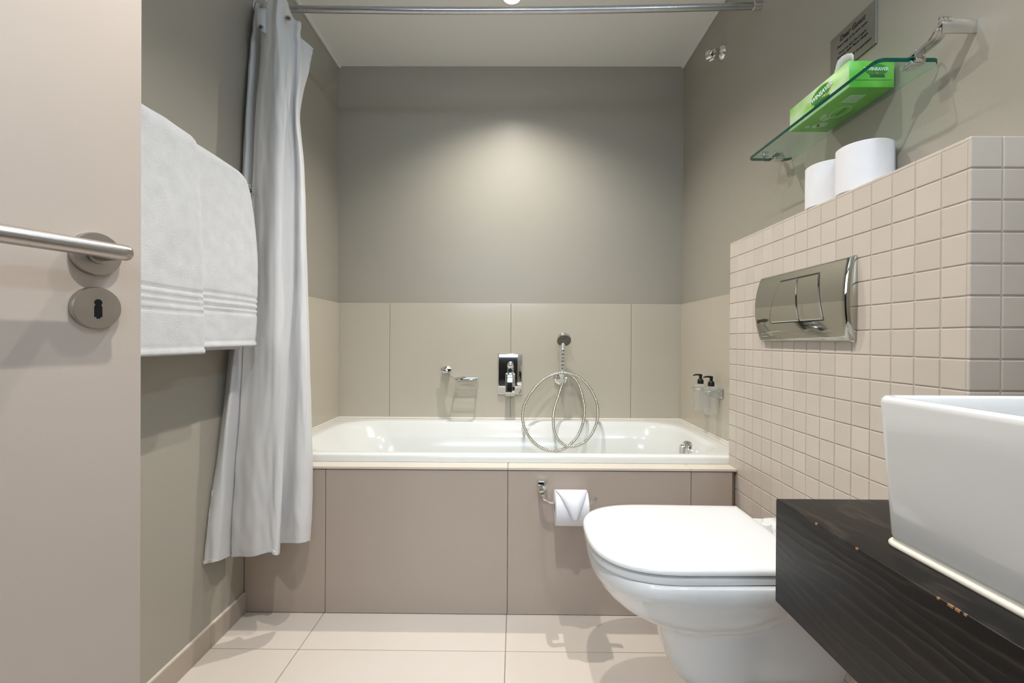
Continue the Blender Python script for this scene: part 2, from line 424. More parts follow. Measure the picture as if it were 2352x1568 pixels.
# ------------------------------------------------------------------ door (stands open, leaf almost along the left wall)
dv = Vector((.342, .9397, 0)).normalized(); nv = Vector((dv.y, -dv.x, 0))
KC = at(216, 707, 'Y', .563)
edge = KC+dv*.053
base = Vector((edge.x, edge.y, 0))
def dpt(s, n_, z): return base-dv*s+nv*n_+Vector((0, 0, z))
bm = bmesh.new()
add_box(bm, -.76, 0, -.04, 0, .008, 2.04, .0015, 2)
R3 = Matrix(((dv.x, nv.x, 0, base.x), (dv.y, nv.y, 0, base.y), (0, 0, 1, 0), (0, 0, 0, 1)))
bm.transform(R3)
door = struct(from_bm('door_1', bm, 'door', None, True, 40), 'cream painted door standing open at the left with a steel lever handle')
rz = .9+(784-587)/FPX*KC.y
RC = Vector((KC.x, KC.y, rz-.0025))
hnd = lathe('rose', RC, nv, [(.0265, 0), (.0265, .0065), (.0255, .0085), (.0125, .0088), (.0122, .012), (.0095, .0125), (.0095, .040)], 'satin', door)
bc = RC+nv*.047
lev = [bc+dv*.014*.9, bc+dv*.0136, bc+dv*.012, bc+dv*.009, bc+dv*.004]+[bc-dv*(.128*k/8) for k in range(0, 9)]
rad = [.001, .0055, .0078, .0092, .0095]+[.0095]*9
sweep('lever_handle', lev, rad, 'satin', door, n=28, auto=60)
kp = lathe('keyhole_cover', KC, nv, [(.026, 0), (.026, .0065), (.0248, .0085), (0, .0086)], 'satin', door)
bm = bmesh.new()
pts = []
for k in range(17):
    a = -pi*.25+1.5*pi*k/16; pts.append((.0042*cos(a), .0065+.0042*sin(a)))
pts += [(-.0042, .001), (-.0042, -.0115), (-.002, -.0115), (-.002, -.0135), (.002, -.0135), (.002, -.0115), (.0042, -.0115), (.0042, .001)]
vsx = [bm.verts.new(KC+nv*.0088+dv*a+Vector((0, 0, b_))) for a, b_ in pts]; bm.faces.new(vsx)
vs2 = [bm.verts.new(KC+nv*.0080+dv*a+Vector((0, 0, b_))) for a, b_ in pts]
for k in range(len(vsx)): bm.faces.new((vsx[k], vsx[(k+1) % len(vsx)], vs2[(k+1) % len(vsx)], vs2[k]))
from_bm('keyhole', bm, 'hole', kp)

# ------------------------------------------------------------------ bathtub
tub = thing('bathtub', 'white enamelled bathtub set between the walls below the chrome mixer', 'bathtub', (-.03, 1.9, 0))
TX0, TX1, TY0, TY1 = XL+TT+.001, XR-TT-.001, 1.542, YB-TT-.001
L = []
L.append(rrect(TX0, TX1, TY0, TY1, .006, .484)); L.append(rrect(TX0, TX1, TY0, TY1, .006, .503))
L.append(rrect(TX0+.002, TX1-.002, TY0+.003, TY1-.002, .008, .5085)); L.append(rrect(TX0+.008, TX1-.008, TY0+.008, TY1-.006, .012, .5105))
def tl(a, b_, c, d, r, z): return rrect(TX0+a, TX1-b_, TY0+c, TY1-d, r, z)
for a, b_, c, d, r, z in ((.065, .06, .030, .065, .17, .5105), (.072, .068, .036, .072, .175, .509), (.080, .076, .043, .080, .175, .503), (.092, .083, .050, .092, .175, .490),
                        (.125, .092, .060, .112, .17, .445), (.135, .096, .065, .118, .17, .435), (.170, .108, .075, .126, .165, .38), (.25, .13, .09, .14, .16, .25), (.31, .15, .11, .155, .15, .16),
                        (.36, .19, .15, .19, .13, .135), (.45, .25, .2, .24, .1, .13)):
    L.append(tl(a, b_, c, d, r, z))
bm = bmesh.new(); add_loft(bm, L, cap0=False, cap1=True)
from_bm('tub_shell', bm, 'enamel', tub, True, 60)
oc = Vector((.716, 1.90, .447))
kn = lathe('overflow_knob', oc, (-1, -.12, .12), [(.036, -.012), (.036, .004), (.033, .009), (.022, .0125), (0, .014)], 'chrome', tub)
bm = bmesh.new(); add_box(bm, oc.x-.03, oc.x-.008, oc.y-.006, oc.y+.006, oc.z-.02, oc.z+.02, .004, 2); from_bm('knob_grip', bm, 'chrome', kn, True, 40)
# white sealant along the walls
for nm, pts in (('sealant', [(TX0+.001, TY1-.001, .511), (TX1-.001, TY1-.001, .511)]), ('sealant', [(TX0, TY0+.01, .511), (TX0, TY1, .511)]), ('sealant', [(TX1, TY0+.01, .511), (TX1, TY1, .511)])):
    sweep(nm, pts, .004, 'silicone', tub, n=8)

# ------------------------------------------------------------------ curtain rod, rings, curtain
rodL = Vector((XL, 1.553, 2.027)); rodR = Vector((XR, 1.556, 2.038))
rod = thing('curtain_rod', 'long thin steel shower curtain rod spanning wall to wall above the bath', 'curtain rod', (0, 1.555, 2.03))
pts = [rodL.lerp(rodR, k/20)+Vector((0, 0, -.012*sin(pi*k/20))) for k in range(21)]
sweep('rod', pts, .0112, 'alu', rod, n=24, auto=60)
lathe('end_socket', rodR, (-1, 0, 0), [(.014, 0), (.014, .028), (.0118, .030)], 'chrome', rod)
lathe('end_socket', rodL, (1, 0, 0), [(.014, 0), (.014, .028), (.0118, .030)], 'chrome', rod)

COLS = [  # levels of the curtain: sight-line position and depth of each fold
 [(583, 16, 1.545), (591, 8, 1.50), (603, 10, 1.57), (610, 3, 1.50), (624, -6, 1.49), (640, -14, 1.47), (657, 0, 1.50), (674, 42, 1.525), (692, 54, 1.53), (684, 78, 1.55), (719, 110, 1.56)],
 [(577, 70, 1.530), (585, 68, 1.49), (600, 70, 1.56), (603, 70, 1.49), (620, 62, 1.46), (638, 60, 1.44), (659, 70, 1.48), (672, 80, 1.50), (688, 84, 1.51), (692, 100, 1.54), (717, 122, 1.55)],
 [(569, 140, 1.525), (580, 140, 1.48), (598, 140, 1.56), (600, 140, 1.49), (618, 140, 1.45), (640, 140, 1.43), (664, 140, 1.46), (676, 140, 1.48), (690, 140, 1.49), (700, 145, 1.52), (712, 150, 1.54)],
 [(560, 257, 1.505), (572, 257, 1.46), (588, 257, 1.55), (590, 257, 1.48), (612, 257, 1.45), (638, 257, 1.425), (664, 257, 1.45), (674, 257, 1.47), (681, 257, 1.455), (686, 257, 1.48), (688, 257, 1.52)],
 [(553, 400, 1.470), (566, 400, 1.45), (583, 400, 1.53), (582, 400, 1.46), (606, 400, 1.43), (638, 400, 1.41), (670, 400, 1.44), (680, 400, 1.455), (690, 400, 1.44), (697, 400, 1.46), (699, 400, 1.50)],
 [(540, 650, 1.440), (553, 650, 1.43), (574, 650, 1.51), (572, 650, 1.45), (598, 650, 1.41), (636, 650, 1.39), (668, 650, 1.42), (680, 650, 1.445), (693, 650, 1.42), (703, 650, 1.44), (706, 650, 1.48)],
 [(521, 850, 1.395), (538, 850, 1.37), (561, 850, 1.46), (558, 850, 1.42), (592, 850, 1.39), (630, 850, 1.375), (658, 850, 1.39), (664, 850, 1.43), (690, 850, 1.40), (706, 850, 1.42), (711, 850, 1.46)],
 [(495, 1050, 1.345), (518, 1050, 1.335), (549, 1050, 1.43), (545, 1050, 1.39), (582, 1050, 1.36), (620, 1050, 1.355), (650, 1050, 1.37), (654, 1050, 1.42), (684, 1050, 1.39), (709, 1050, 1.41), (717, 1050, 1.445)],
 [(478, 1180, 1.310), (508, 1180, 1.310), (543, 1180, 1.41), (539, 1180, 1.37), (580, 1180, 1.345), (618, 1180, 1.34), (645, 1180, 1.36), (648, 1180, 1.42), (682, 1180, 1.38), (707, 1180, 1.40), (714, 1180, 1.44)],
 [(466, 1294, 1.290), (500, 1287, 1.295), (539, 1272, 1.40), (536, 1277, 1.36), (580, 1275, 1.34), (618, 1269, 1.335), (640, 1272, 1.355), (643, 1246, 1.42), (680, 1246, 1.38), (704, 1243, 1.40), (711, 1241, 1.44)]]
cur = thing('shower_curtain', 'white fabric shower curtain gathered at the left end of the rod', 'curtain', (-.7, 1.45, .3))
G = [[at(u, v, 'Y', y) for u, v, y in row] for row in COLS]
SUB = 10
rows = [catmull(r, SUB) for r in G]
cols = list(zip(*rows)); cols = [catmull(c, 9) for c in cols]
bm = bmesh.new(); V = []
nc = len(cols); nr = len(cols[0])
for ci, c in enumerate(cols):
    vv = []
    for ri, p in enumerate(c):
        h = ri/(nr-1)
        s_ = ci/(nc-1)
        dy = .0035*sin(s_*46+1.3*sin(h*5))*(.4+.6*(1-h)) + .010*(noise.noise(Vector((s_*9, h*5, 2)))) * (.3+.9*h) + .004*noise.noise(Vector((s_*30, h*22, 7)))
        q = p+Vector((0, dy, 0))
        q.x = max(q.x, XL+.006)
        if q.z < .53: q.y = min(q.y, YP-.012)
        vv.append(bm.verts.new(q))
    V.append(vv)
for a in range(nc-1):
    for b_ in range(nr-1):
        bm.faces.new((V[a][b_], V[a+1][b_], V[a+1][b_+1], V[a][b_+1]))
hemline = [V[a][nr-1].co.copy() for a in range(nc)]; endline = [V[nc-1][b_].co.copy() for b_ in range(nr)]; seamline = [V[6*SUB][b_].co.copy() for b_ in range(nr//2, nr)]
cl = from_bm('curtain_fabric', bm, 'curtain', cur, True)
md = cl.modifiers.new('thick', 'SOLIDIFY'); md.thickness = .0012
flat = [(1, .35), (-1, .35), (-1, -.35), (1, -.35)]
sweep('bottom_hem', [p+Vector((0, -.0012, .004)) for p in hemline], .0042, 'curtain', cur, sec=[(1, .45), (-1, .45), (-1, -.45), (1, -.45)], up=(0, 0, 1))
# folded-over corner flap with a metal eyelet, at the left
fl = [at(584, 46, 'Y', 1.455), at(612, 50, 'Y', 1.44), at(612, 81, 'Y', 1.435), at(598, 74, 'Y', 1.43), at(585, 66, 'Y', 1.45)]
bm = bmesh.new()
fa = [[at(588+24*i/6, 20+(44+14*i/6)*j/6, 'Y', 1.468-.022*sin(pi*(.15+.7*i/6))*(.3+.7*j/6)) for i in range(7)] for j in range(7)]
fv = [[bm.verts.new(p) for p in r] for r in fa]
for j in range(6):
    for i in range(6): bm.faces.new((fv[j][i], fv[j][i+1], fv[j+1][i+1], fv[j+1][i]))
fo = from_bm('corner_flap', bm, 'curtain', cur, True); md = fo.modifiers.new('thick', 'SOLIDIFY'); md.thickness = .0015
def ring_pts(c, u, v, r, n=28): return [c+u*(r*cos(2*pi*k/n))+v*(r*sin(2*pi*k/n)) for k in range(n)]
for (u, v, y, ax) in ((598, 63, 1.444, (.15, -1, .1)), (661, 42, 1.466, (.45, -.9, .1))):
    c = at(u, v, 'Y', y); uu, vv_, aa = basis(ax)
    lathe('eyelet_hole', c+aa*.0008, aa, [(0, 0), (.006, 0), (.006, .0005), (0, .0005)], 'dark_metal', cur, n=20)
    sweep('eyelet', ring_pts(c, uu, vv_, .0072), .0024, 'satin', cur, n=8, closed=True)
ring0 = None
for i, (u, lab) in enumerate(((589, 'clear plastic curtain ring on the rod, nearest the left wall'), (618, 'clear plastic curtain ring between the two folds of the curtain'), (660, 'clear plastic curtain ring at the right edge of the curtain'))):
    c = at(u, 24, 'Y', 1.553); c.z = 2.022
    if ring0 is None:
        ring0 = sweep('curtain_ring', [Vector((0, .021*cos(2*pi*k/28), .027*sin(2*pi*k/28))) for k in range(28)], .0018, 'plastic', None, n=8, closed=True)
        o = ring0
    else:
        o = ring0.copy(); C.objects.link(o)
    o.location = c; o.rotation_euler = (0, 0, (.1, -.2, .25)[i]); tag(o, lab, 'curtain ring', 'rings holding the shower curtain')

# ------------------------------------------------------------------ towel rail and towel
RX, RZ = -.800, 1.352
rail = thing('towel_rail', 'chrome towel rail on the left wall, mostly covered by the white towel', 'towel rail', (RX, 1.0, RZ))
sec = [(.009, .003), (-.009, .003), (-.009, -.003), (.009, -.003)]
bm = bmesh.new(); add_box(bm, RX-.004, RX+.004, .70, 1.392, RZ-.010, RZ+.010, .0015, 2); from_bm('bar', bm, 'chrome', rail, True, 40)
for yy in (.74, 1.378):
    bm = bmesh.new(); add_box(bm, XL, RX+.008, yy-.014, yy+.014, RZ-.014, RZ+.014, .002, 2); from_bm('wall_bracket', bm, 'chrome', rail, True, 40)
tw = thing('towel', 'thick white terry bath towel folded over the chrome rail behind the door', 'towel', (RX, 1.05, RZ))
def towel_sheet(name, y0, y1, xo, zlow, zback, thick, par, seed, grooves, slant=0, edgebulge=.0):
    """∩-shaped slab: front drop, over the bar, back drop"""
    bm = bmesh.new(); ny = 60
    outer = []; nz = 110
    path = []
    for k in range(nz+1): path.append(('f', zlow+(RZ-zlow)*k/nz))
    for k in range(1, 12): path.append(('a', k/12))
    for k in range(nz//3+1): path.append(('b', RZ-(RZ-zback)*k/(nz//3)))
    xr = xo-RX
    grid = []
    for j in range(ny+1):
        s_ = j/ny; col = []
        for kind, val in path:
            if kind == 'f':
                z = val; drop = (RZ-z)
                x = RX+xr+.004*sin(drop*6)
                for gz in grooves:
                    x -= .0042*math.exp(-((z-gz-slant*(s_-.5))/.0026)**2)
                x += .0035*math.exp(-((z-(zlow+.006))/.006)**2)-.0022*math.exp(-((z-(zlow+.016))/.002)**2)
                x += .006*noise.noise(Vector((s_*3+seed, z*5, 1)))+.0015*noise.noise(Vector((s_*14+seed, z*30, 3)))
            elif kind == 'a':
                a = pi*val; x = RX+xr*cos(a); z = RZ+xr*.95*sin(a)+.0025*noise.noise(Vector((s_*6, seed, val)))
                x = max(x, XL+.012)
            else:
                z = val; x = max(RX-xr, XL+.012)
            # the free right-hand end rounds off over the bar and hangs a little wider lower down
            d = max(0, (RZ+.04-z)); widen = .075*(1-math.exp(-d/.055)) + .018*min(1, d/.3)
            ye = y1-.085+widen if edgebulge else y1+.022*min(1, d/.5)
            y = y0+(ye-y0)*s_
            if s_ > .9: x -= (xr*.35)*((s_-.9)/.1)**3
            zz = z
            if kind == 'f' and edgebulge: zz = z+.004*s_
            col.append(Vector((x, y, zz)))
        grid.append(col)
    vv = [[bm.verts.new(p) for p in c] for c in grid]
    for a in range(ny):
        for b_ in range(len(path)-1): bm.faces.new((vv[a][b_], vv[a+1][b_], vv[a+1][b_+1], vv[a][b_+1]))
    o = from_bm(name, bm, 'towel', par, True)
    md = o.modifiers.new('thick', 'SOLIDIFY'); md.thickness = thick; md.offset = -1
    return o
towel_sheet('towel_body', .72, 1.362, -.770, .873, .868, .007, tw, 2.0, (1.014, .998, .982, .967), 0, 1)
towel_sheet('folded_edge', .72, 1.098, -.757, .862, .90, .006, tw, 5.0, (1.008, .992, .976, .961), 0, 0)

# ------------------------------------------------------------------ bath mixer
YW = YB-TT
mx_ = thing('bath_mixer', 'square chrome bath mixer on the tiled back wall', 'mixer', (-.022, YW, .73))
bm = bmesh.new(); add_box(bm, -.084, .037, YW-.012, YW, .630, .832, .005, 4); from_bm('wall_plate', bm, 'chrome', mx_, True, 50)
lathe('diverter_knob', (-.022, YW-.012, .778), (0, -1, 0), [(.013, 0), (.013, .022), (.0155, .024), (.0155, .036), (.011, .0405), (0, .042)], 'chrome', mx_)
bm = bmesh.new(); add_box(bm, -.036, -.006, YW-.034, YW-.012, .728, .772, .003, 2); from_bm('lever_neck', bm, 'chrome', mx_, True, 40)
bm = bmesh.new(); vsx = add_box(bm, -.045, .001, YW-.060, YW-.012, .630, .735, .0025, 2)
for v in bm.verts:
    if v.co.z < .66 and v.co.y < YW-.03: v.co.y -= .016
from_bm('lever', bm, 'chrome', mx_, True, 40)

# ------------------------------------------------------------------ soap basket
sp = thing('soap_dish', 'chrome wire soap dish on the back wall to the left of the mixer', 'soap dish', (-.27, YW, .72))
bm = bmesh.new(); add_box(bm, -.352, -.318, YW-.028, YW, .735, .769, .002, 2); from_bm('wall_mount', bm, 'chrome', sp, True, 40)
bm = bmesh.new(); add_box(bm, -.362, -.312, YW-.036, YW-.029, .742, .762, .001, 2)
from_bm('mount_clip', bm, 'chrome', sp, True, 40)
bar = [(.012, .0025), (-.012, .0025), (-.012, -.0025), (.012, -.0025)]
pa = catmull([(-.345, YW-.035, .757), (-.325, YW-.05, .745), (-.305, YW-.06, .722), (-.288, YW-.07, .716), (-.270, YW-.075, .716)], 6)
sweep('arm', pa, 1, 'chrome', sp, sec=bar, up=(0, 1, 0))
z0 = .713
def P3(x, y, dz=0): return Vector((x, y, z0+dz))
yb, yf = YW-.014, YW-.120
frame = catmull([P3(-.212, yf+.003), P3(-.195, yf+.006), P3(-.186, yf+.02), P3(-.180, yf+.05), P3(-.180, yb-.02), P3(-.188, yb-.004), P3(-.21, yb), P3(-.25, yb), P3(-.275, yb-.004), P3(-.285, yb-.02), P3(-.287, yf+.05), P3(-.281, yf+.02), P3(-.270, yf+.006), P3(-.255, yf+.003)], 5)
fr = sweep('basket_frame', frame, .0042, 'chrome', sp, n=8)
for t in (.28, .50, .68, .84):
    y = yb+(yf-yb)*t; sweep('wire', [P3(-.286, y, -.001), P3(-.27, y, -.008), P3(-.195, y, -.008), P3(-.181, y, -.001)], .0014, 'chrome', fr, n=6)
bm = bmesh.new(); add_box(bm, -.283, -.184, yb-.014, yb-.002, z0-.003, z0+.003, .0015, 2); from_bm('back_plate', bm, 'chrome', sp, True, 40)
bm = bmesh.new(); add_box(bm, -.289, -.178, yf+.001, yf+.006, z0-.006, z0+.005, .0015, 2); from_bm('front_bar', bm, 'chrome', sp, True, 40)

# ------------------------------------------------------------------ hand shower on its holder, hose
WO = Vector((.226, YW, .712))
hold = thing('shower_holder', 'round chrome wall outlet and holder that carries the hand shower', 'shower holder', WO)
lathe('wall_flange', WO, (0, -1, 0), [(.036, 0), (.036, .003), (.032, .011), (.020, .017), (.014, .019), (.014, .034), (.012, .036)], 'chrome', hold)
bm = bmesh.new(); add_box(bm, WO.x-.014, WO.x+.014, YW-.060, YW-.03, .703, .731, .006, 3); from_bm('cradle', bm, 'chrome', hold, True, 50)
lathe('hose_outlet', (WO.x+.012, YW-.028, .716), (1, -.2, 0), [(.010, 0), (.010, .018), (.008, .020)], 'chrome', hold)
hs = thing('hand_shower', 'chrome hand shower with grey nozzle face and looped metal hose', 'hand shower', (.23, YW-.05, .70))
h0 = Vector((.226, YW-.052, .690)); h1 = Vector((.231, YW-.066, .888))
hp = [h0.lerp(h1, k/24) for k in range(25)]
hr = [.0085, .009, .0095, .010, .011]+[.0146+.0014*(1 if k % 3 else 0) for k in range(16)]+[.0135, .013, .012, .011]
sweep('handle', hp, hr, 'soft_chrome', hs, n=20, auto=80)
for k in range(6):
    z = .765+.017*k; c = h0+(h1-h0)*((z-h0.z)/(h1.z-h0.z))+Vector((0, -.0145, 0))
    bm = bmesh.new(); bmesh.ops.create_uvsphere(bm, u_segments=12, v_segments=8, radius=1)
    bm.transform(Matrix.Translation(c) @ Matrix.Diagonal((.0055, .0022, .0045, 1))); from_bm('grip_dimple', bm, 'dark_metal', hs, True)
fd = Vector((0, -.80, -.60)).normalized(); hc = Vector((.234, YW-.072, .905))
lathe('head', hc-fd*.022, fd, [(0, -.004), (.014, -.002), (.028, .006), (.0345, .016), (.0365, .026), (.0365, .032), (.034, .034)], 'chrome', hs)
nf = lathe('nozzle_face', hc-fd*.022, fd, [(.034, .0335), (.033, .036), (.026, .0365), (.0255, .0352), (.024, .0352), (.0235, .0368), (.016, .037), (.0155, .0357), (.014, .0357), (.0135, .0373), (.007, .0375), (0, .0375)], 'dark_metal', hs)
hz = [(1410, 640), (1393, 690), (1348, 830), (1316, 930), (1302, 1040), (1310, 1150), (1345, 1240), (1405, 1298), (1470, 1320), (1545, 1314), (1640, 1262), (1712, 1170), (1754, 1060), (1762, 960), (1742, 850), (1690, 738), (1620, 652), (1540, 594), (1460, 570), (1380, 566), (1285, 590), (1180, 652), (1082, 760), (1012, 880), (987, 990), (992, 1080), (1030, 1185), (1108, 1285), (1200, 1345), (1300, 1368), (1395, 1352), (1470, 1308), (1555, 1212), (1607, 1085), (1625, 960), (1612, 850), (1580, 725), (1535, 640), (1490, 600), (1470, 592)]
hy = [2.206, 2.195, 2.16, 2.135, 2.11, 2.09, 2.075, 2.07, 2.068, 2.07, 2.08, 2.09, 2.105, 2.12, 2.14, 2.16, 2.175, 2.182, 2.180, 2.178, 2.172, 2.16, 2.145, 2.13, 2.115, 2.10, 2.085, 2.075, 2.07, 2.07, 2.075, 2.085, 2.105, 2.125, 2.145, 2.165, 2.185, 2.205, 2.225, 2.228]
hpts = [at(980+a/4.48, 730+b_/4.48, 'Y', y) for (a, b_), y in zip(hz, hy)]
hpts = resample(catmull(hpts, 14), .0021)
sweep('hose', hpts, [.0060+(.0011 if (k//2) % 2 else 0) for k in range(len(hpts))], 'hose', hs, n=12, auto=80)

# ------------------------------------------------------------------ soap dispensers on the right wall
XT = XR-TT
dh = thing('dispenser_holder', 'small chrome bracket holding two pump bottles on the right wall', 'bracket', (XT, 1.88, .70))
bm = bmesh.new(); add_box(bm, XT-.004, XT, 1.790, 1.975, .672, .712, .002, 2); from_bm('back_plate', bm, 'chrome', dh, True, 40)
bottles = []
for k, yc in enumerate((1.83, 1.935)):
    loop = [Vector((XT-.003, yc-.026, .700)), Vector((XT-.056, yc-.026, .700)), Vector((XT-.060, yc-.022, .700)), Vector((XT-.060, yc+.022, .700)), Vector((XT-.056, yc+.026, .700)), Vector((XT-.003, yc+.026, .700))]
    sweep('clip_loop', loop, .0018, 'chrome', dh, n=8)
def make_bottle(yc):
    t = thing('pump_bottle', 'clear square pump bottle with black pump, nearer the mosaic wall', 'bottle', (XT-.031, yc, .605), 'soap pump bottles beside the bath')
    bm = bmesh.new(); L = []
    for d, z in ((.003, .605), (0, .609), (0, .709), (.003, .715), (.011, .7185)):
        L.append(rrect(XT-.054+d, XT-.010-d, yc-.0215+d, yc+.0215-d, .006, z, 4))
    add_loft(bm, L); from_bm('bottle_body', bm, 'bottle', t, True, 50)
    pm = lathe('pump', (XT-.032, yc, .7188), (0, 0, 1), [(.0125, 0), (.0125, .012), (.0105, .018), (.006, .021), (.006, .033), (.0075, .0335), (.0075, .038), (0, .0385)], 'black', t, n=24)
    sweep('spout', [Vector((XT-.028, yc, .7555)), Vector((XT-.050, yc+.003, .7565)), Vector((XT-.062, yc+.004, .753))], [.0040, .0032, .0025], 'black', pm, n=10)
    return t
b0 = make_bottle(1.83)
r = b0.copy(); C.objects.link(r); r.location.y += .105; r['label'] = 'clear square pump bottle with black pump, nearer the back wall corner'
for ch in list(b0.children):
    c = ch.copy(); C.objects.link(c); c.parent = r
    for g_ in ch.children:
        d = g_.copy(); C.objects.link(d); d.parent = c

# ------------------------------------------------------------------ upper hook bracket
hk = thing('shower_bracket', 'empty chrome shower bracket high on the right wall below the rod end', 'bracket', (XR, 1.846, 2.06))
hw = Vector((XR, 1.846, 2.060))
lathe('wall_flange', hw, (-1, 0, 0), [(.031, 0), (.031, .003), (.026, .012), (.016, .017), (.014, .018)], 'chrome', hk)
lathe('knuckle', hw+Vector((-.017, 0, 0)), (-1, 0, -.1), [(.0165, 0), (.018, .004), (.018, .019), (.014, .023), (.009, .024)], 'chrome', hk)
ac = at(1631, 127, 'Y', 1.84)
sweep('arm', [hw+Vector((-.038, -.002, -.004)), ac+Vector((.012, 0, .006))], .0075, 'chrome', hk, n=14)
uu, vv_, aa = basis((.55, -.75, .35))
clp = [ac+uu*(.0165*cos(a))+vv_*(.0165*sin(a)) for a in [radians(-90+38)+radians(284)*k/26 for k in range(27)]]
# opening of the clip faces down
clp = [ac+Vector((cos(a)*.0165*.80, cos(a)*.0165*.6, sin(a)*.0185)) for a in [radians(-58)+radians(296)*k/26 for k in range(27)]]
sweep('clip_ring', clp, 1, 'chrome', hk, sec=[(.0022, .009), (-.0022, .009), (-.0022, -.009), (.0022, -.009)], up=None)

# ------------------------------------------------------------------ glass shelf
SX0, SX1, SY0, SY1, SZ = .703, .828, .893, 1.385, 1.445
sh = thing('glass_shelf', 'green-edged glass shelf with rounded corner on chrome brackets', 'shelf', (.766, 1.14, SZ))
lo_ = rrect(SX0, SX1, SY0, SY1, .016, SZ, 6)
bm = bmesh.new(); L = [rrect(SX0+.0007, SX1-.0007, SY0+.0007, SY1-.0007, .0153, SZ, 6), rrect(SX0, SX1, SY0, SY1, .016, SZ+.0007, 6), rrect(SX0, SX1, SY0, SY1, .016, SZ+.0073, 6), rrect(SX0+.0007, SX1-.0007, SY0+.0007, SY1-.0007, .0153, SZ+.008, 6)]
add_loft(bm, L, mi=1)
bm.faces.ensure_lookup_table()
for f in bm.faces:
    if len(f.verts) > 4 or f.calc_center_median().x > SX1-.0012: f.material_index = 0
from_bm('glass_pane', bm, ['glass', 'glass_edge'], sh, True, 30)
def shelf_bracket(yw, yc, dirn):
    bm = bmesh.new(); add_box(bm, XR-.062, XR, yw-.0025, yw+.0025, 1.459, 1.484, .001, 2)
    o = from_bm('shelf_bracket', bm, 'chrome', sh, True, 40)
    arm = catmull([(XR-.056, yw+.002*dirn, 1.490), (XR-.056, yw-.001*dirn, 1.480), (XR-.056, yw+.008*dirn, 1.468), (XR-.054, yw+.024*dirn, 1.4605), (XR-.054, yc-.004*dirn, 1.4565), (XR-.054, yc+.012*dirn, 1.4565)], 6)
    for dx in (-.0075, 0, .0075):
        sweep('bracket_arm', [p+Vector((dx, 0, 0)) for p in arm], 1, 'chrome', o, sec=[(.002, .0034), (-.002, .0034), (-.002, -.0034), (.002, -.0034)], up=(0, .3, 1))
    bm = bmesh.new(); add_box(bm, XR-.068, XR-.040, yc-.010, yc+.016, SZ-.0065, SZ-.0005, .0012, 2)
    from_bm('lower_clamp', bm, 'chrome', o, True, 40)
    bm = bmesh.new(); add_box(bm, XR-.064, XR-.044, min(yc-.016*dirn, yc-.011*dirn), max(yc-.016*dirn, yc-.011*dirn), SZ-.005, SZ+.017, .001, 2)
    from_bm('clamp_screw', bm, 'chrome', o, True, 40)
shelf_bracket(.832, .898, 1)
shelf_bracket(1.425, 1.362, -1)

# ------------------------------------------------------------------ tissue box
BX0, BX1, BY0, BY1, BZ0, BZ1 = .724, .822, .998, 1.212, SZ+.0085, SZ+.0085+.058
tb = thing('tissue_box', 'green cardboard tissue box lying on the glass shelf', 'tissue box', ((BX0+BX1)/2, (BY0+BY1)/2, BZ0))
bm = bmesh.new(); add_box(bm, BX0, BX1, BY0, BY1, BZ0, BZ1, .0012, 2)
for f in bm.faces:
    n_ = f.normal
    f.material_index = 0 if n_.x < -.7 else (2 if n_.z < -.7 else 1)
from_bm('carton', bm, ['box_front', 'box_end', 'box_base'], tb, True, 30)
bm = bmesh.new(); ts = []
for j in range(9):
    a = min(pi-1e-6, j/8*pi); ts.append([bm.verts.new(Vector((BX0+.018+.008*i+.003*sin(j*1.3+i), (BY0+.044)+.034*cos(a)*(1-.28*i), BZ1+.0005+.036*(1-.28*i)*sin(a)**.7))) for i in range(4)])
for j in range(8):
    for i in range(3): bm.faces.new((ts[j][i], ts[j+1][i], ts[j+1][i+1], ts[j][i+1]))
o = from_bm('tissue', bm, 'paper', tb, True); md = o.modifiers.new('thick', 'SOLIDIFY'); md.thickness = .001
def ellipse(name, c, u, v, a, b_, m, parent, th=.0003, n=36, tilt=0):
    bm = bmesh.new(); u = Vector(u); v = Vector(v); nn = u.cross(v)
    uu = u*cos(tilt)+v*sin(tilt); vv = v*cos(tilt)-u*sin(tilt)
    loops = [[Vector(c)+uu*(a*cos(2*pi*k/n))+vv*(b_*sin(2*pi*k/n))+nn*t for k in range(n)] for t in (0, th)]
    add_loft(bm, loops); return from_bm(name, bm, m, parent)
def quad(name, c, u, v, a, b_, m, parent, th=.0003, shear=0):
    bm = bmesh.new(); u = Vector(u); v = Vector(v); nn = u.cross(v)
    loops = [[Vector(c)+u*(sx*a+sy*shear)+v*(sy*b_)+nn*t for sx, sy in ((-1, -1), (1, -1), (1, 1), (-1, 1))] for t in (0, th)]
    add_loft(bm, loops); return from_bm(name, bm, m, parent)
# front (faces the room, -X): reading direction is -Y
U1, V1 = Vector((0, -1, 0)), Vector((0, 0, 1)); ex = BX0-.0002
fc = Vector((ex, 1.090, BZ0+.034))
lg = ellipse('front_logo', fc, U1, V1, .036, .0185, 'logo_lime', tb, tilt=.12); ellipse('logo_field', fc+Vector((-.0002, 0, 0)), U1, V1, .033, .0165, 'logo_green', lg, tilt=.12)
text('brand_lettering', 'TWINSAVER', .0150, fc+Vector((-.0008, 0, .001)), (0, -1, .12), (0, .12, 1), 'white_ink', lg, bold=.0004)
quad('logo_ribbon', fc+Vector((-.0006, -.004, -.019)), U1, V1, .026, .0042, 'logo_dark', lg, shear=.002)
for k, mm_ in enumerate(('logo_red', 'logo_yellow', 'white_ink', 'logo_yellow')):
    ellipse('logo_dot', fc+Vector((-.0006, -.002-.006*k, -.0095)), U1, V1, .0020, .0020, mm_, lg, n=12)
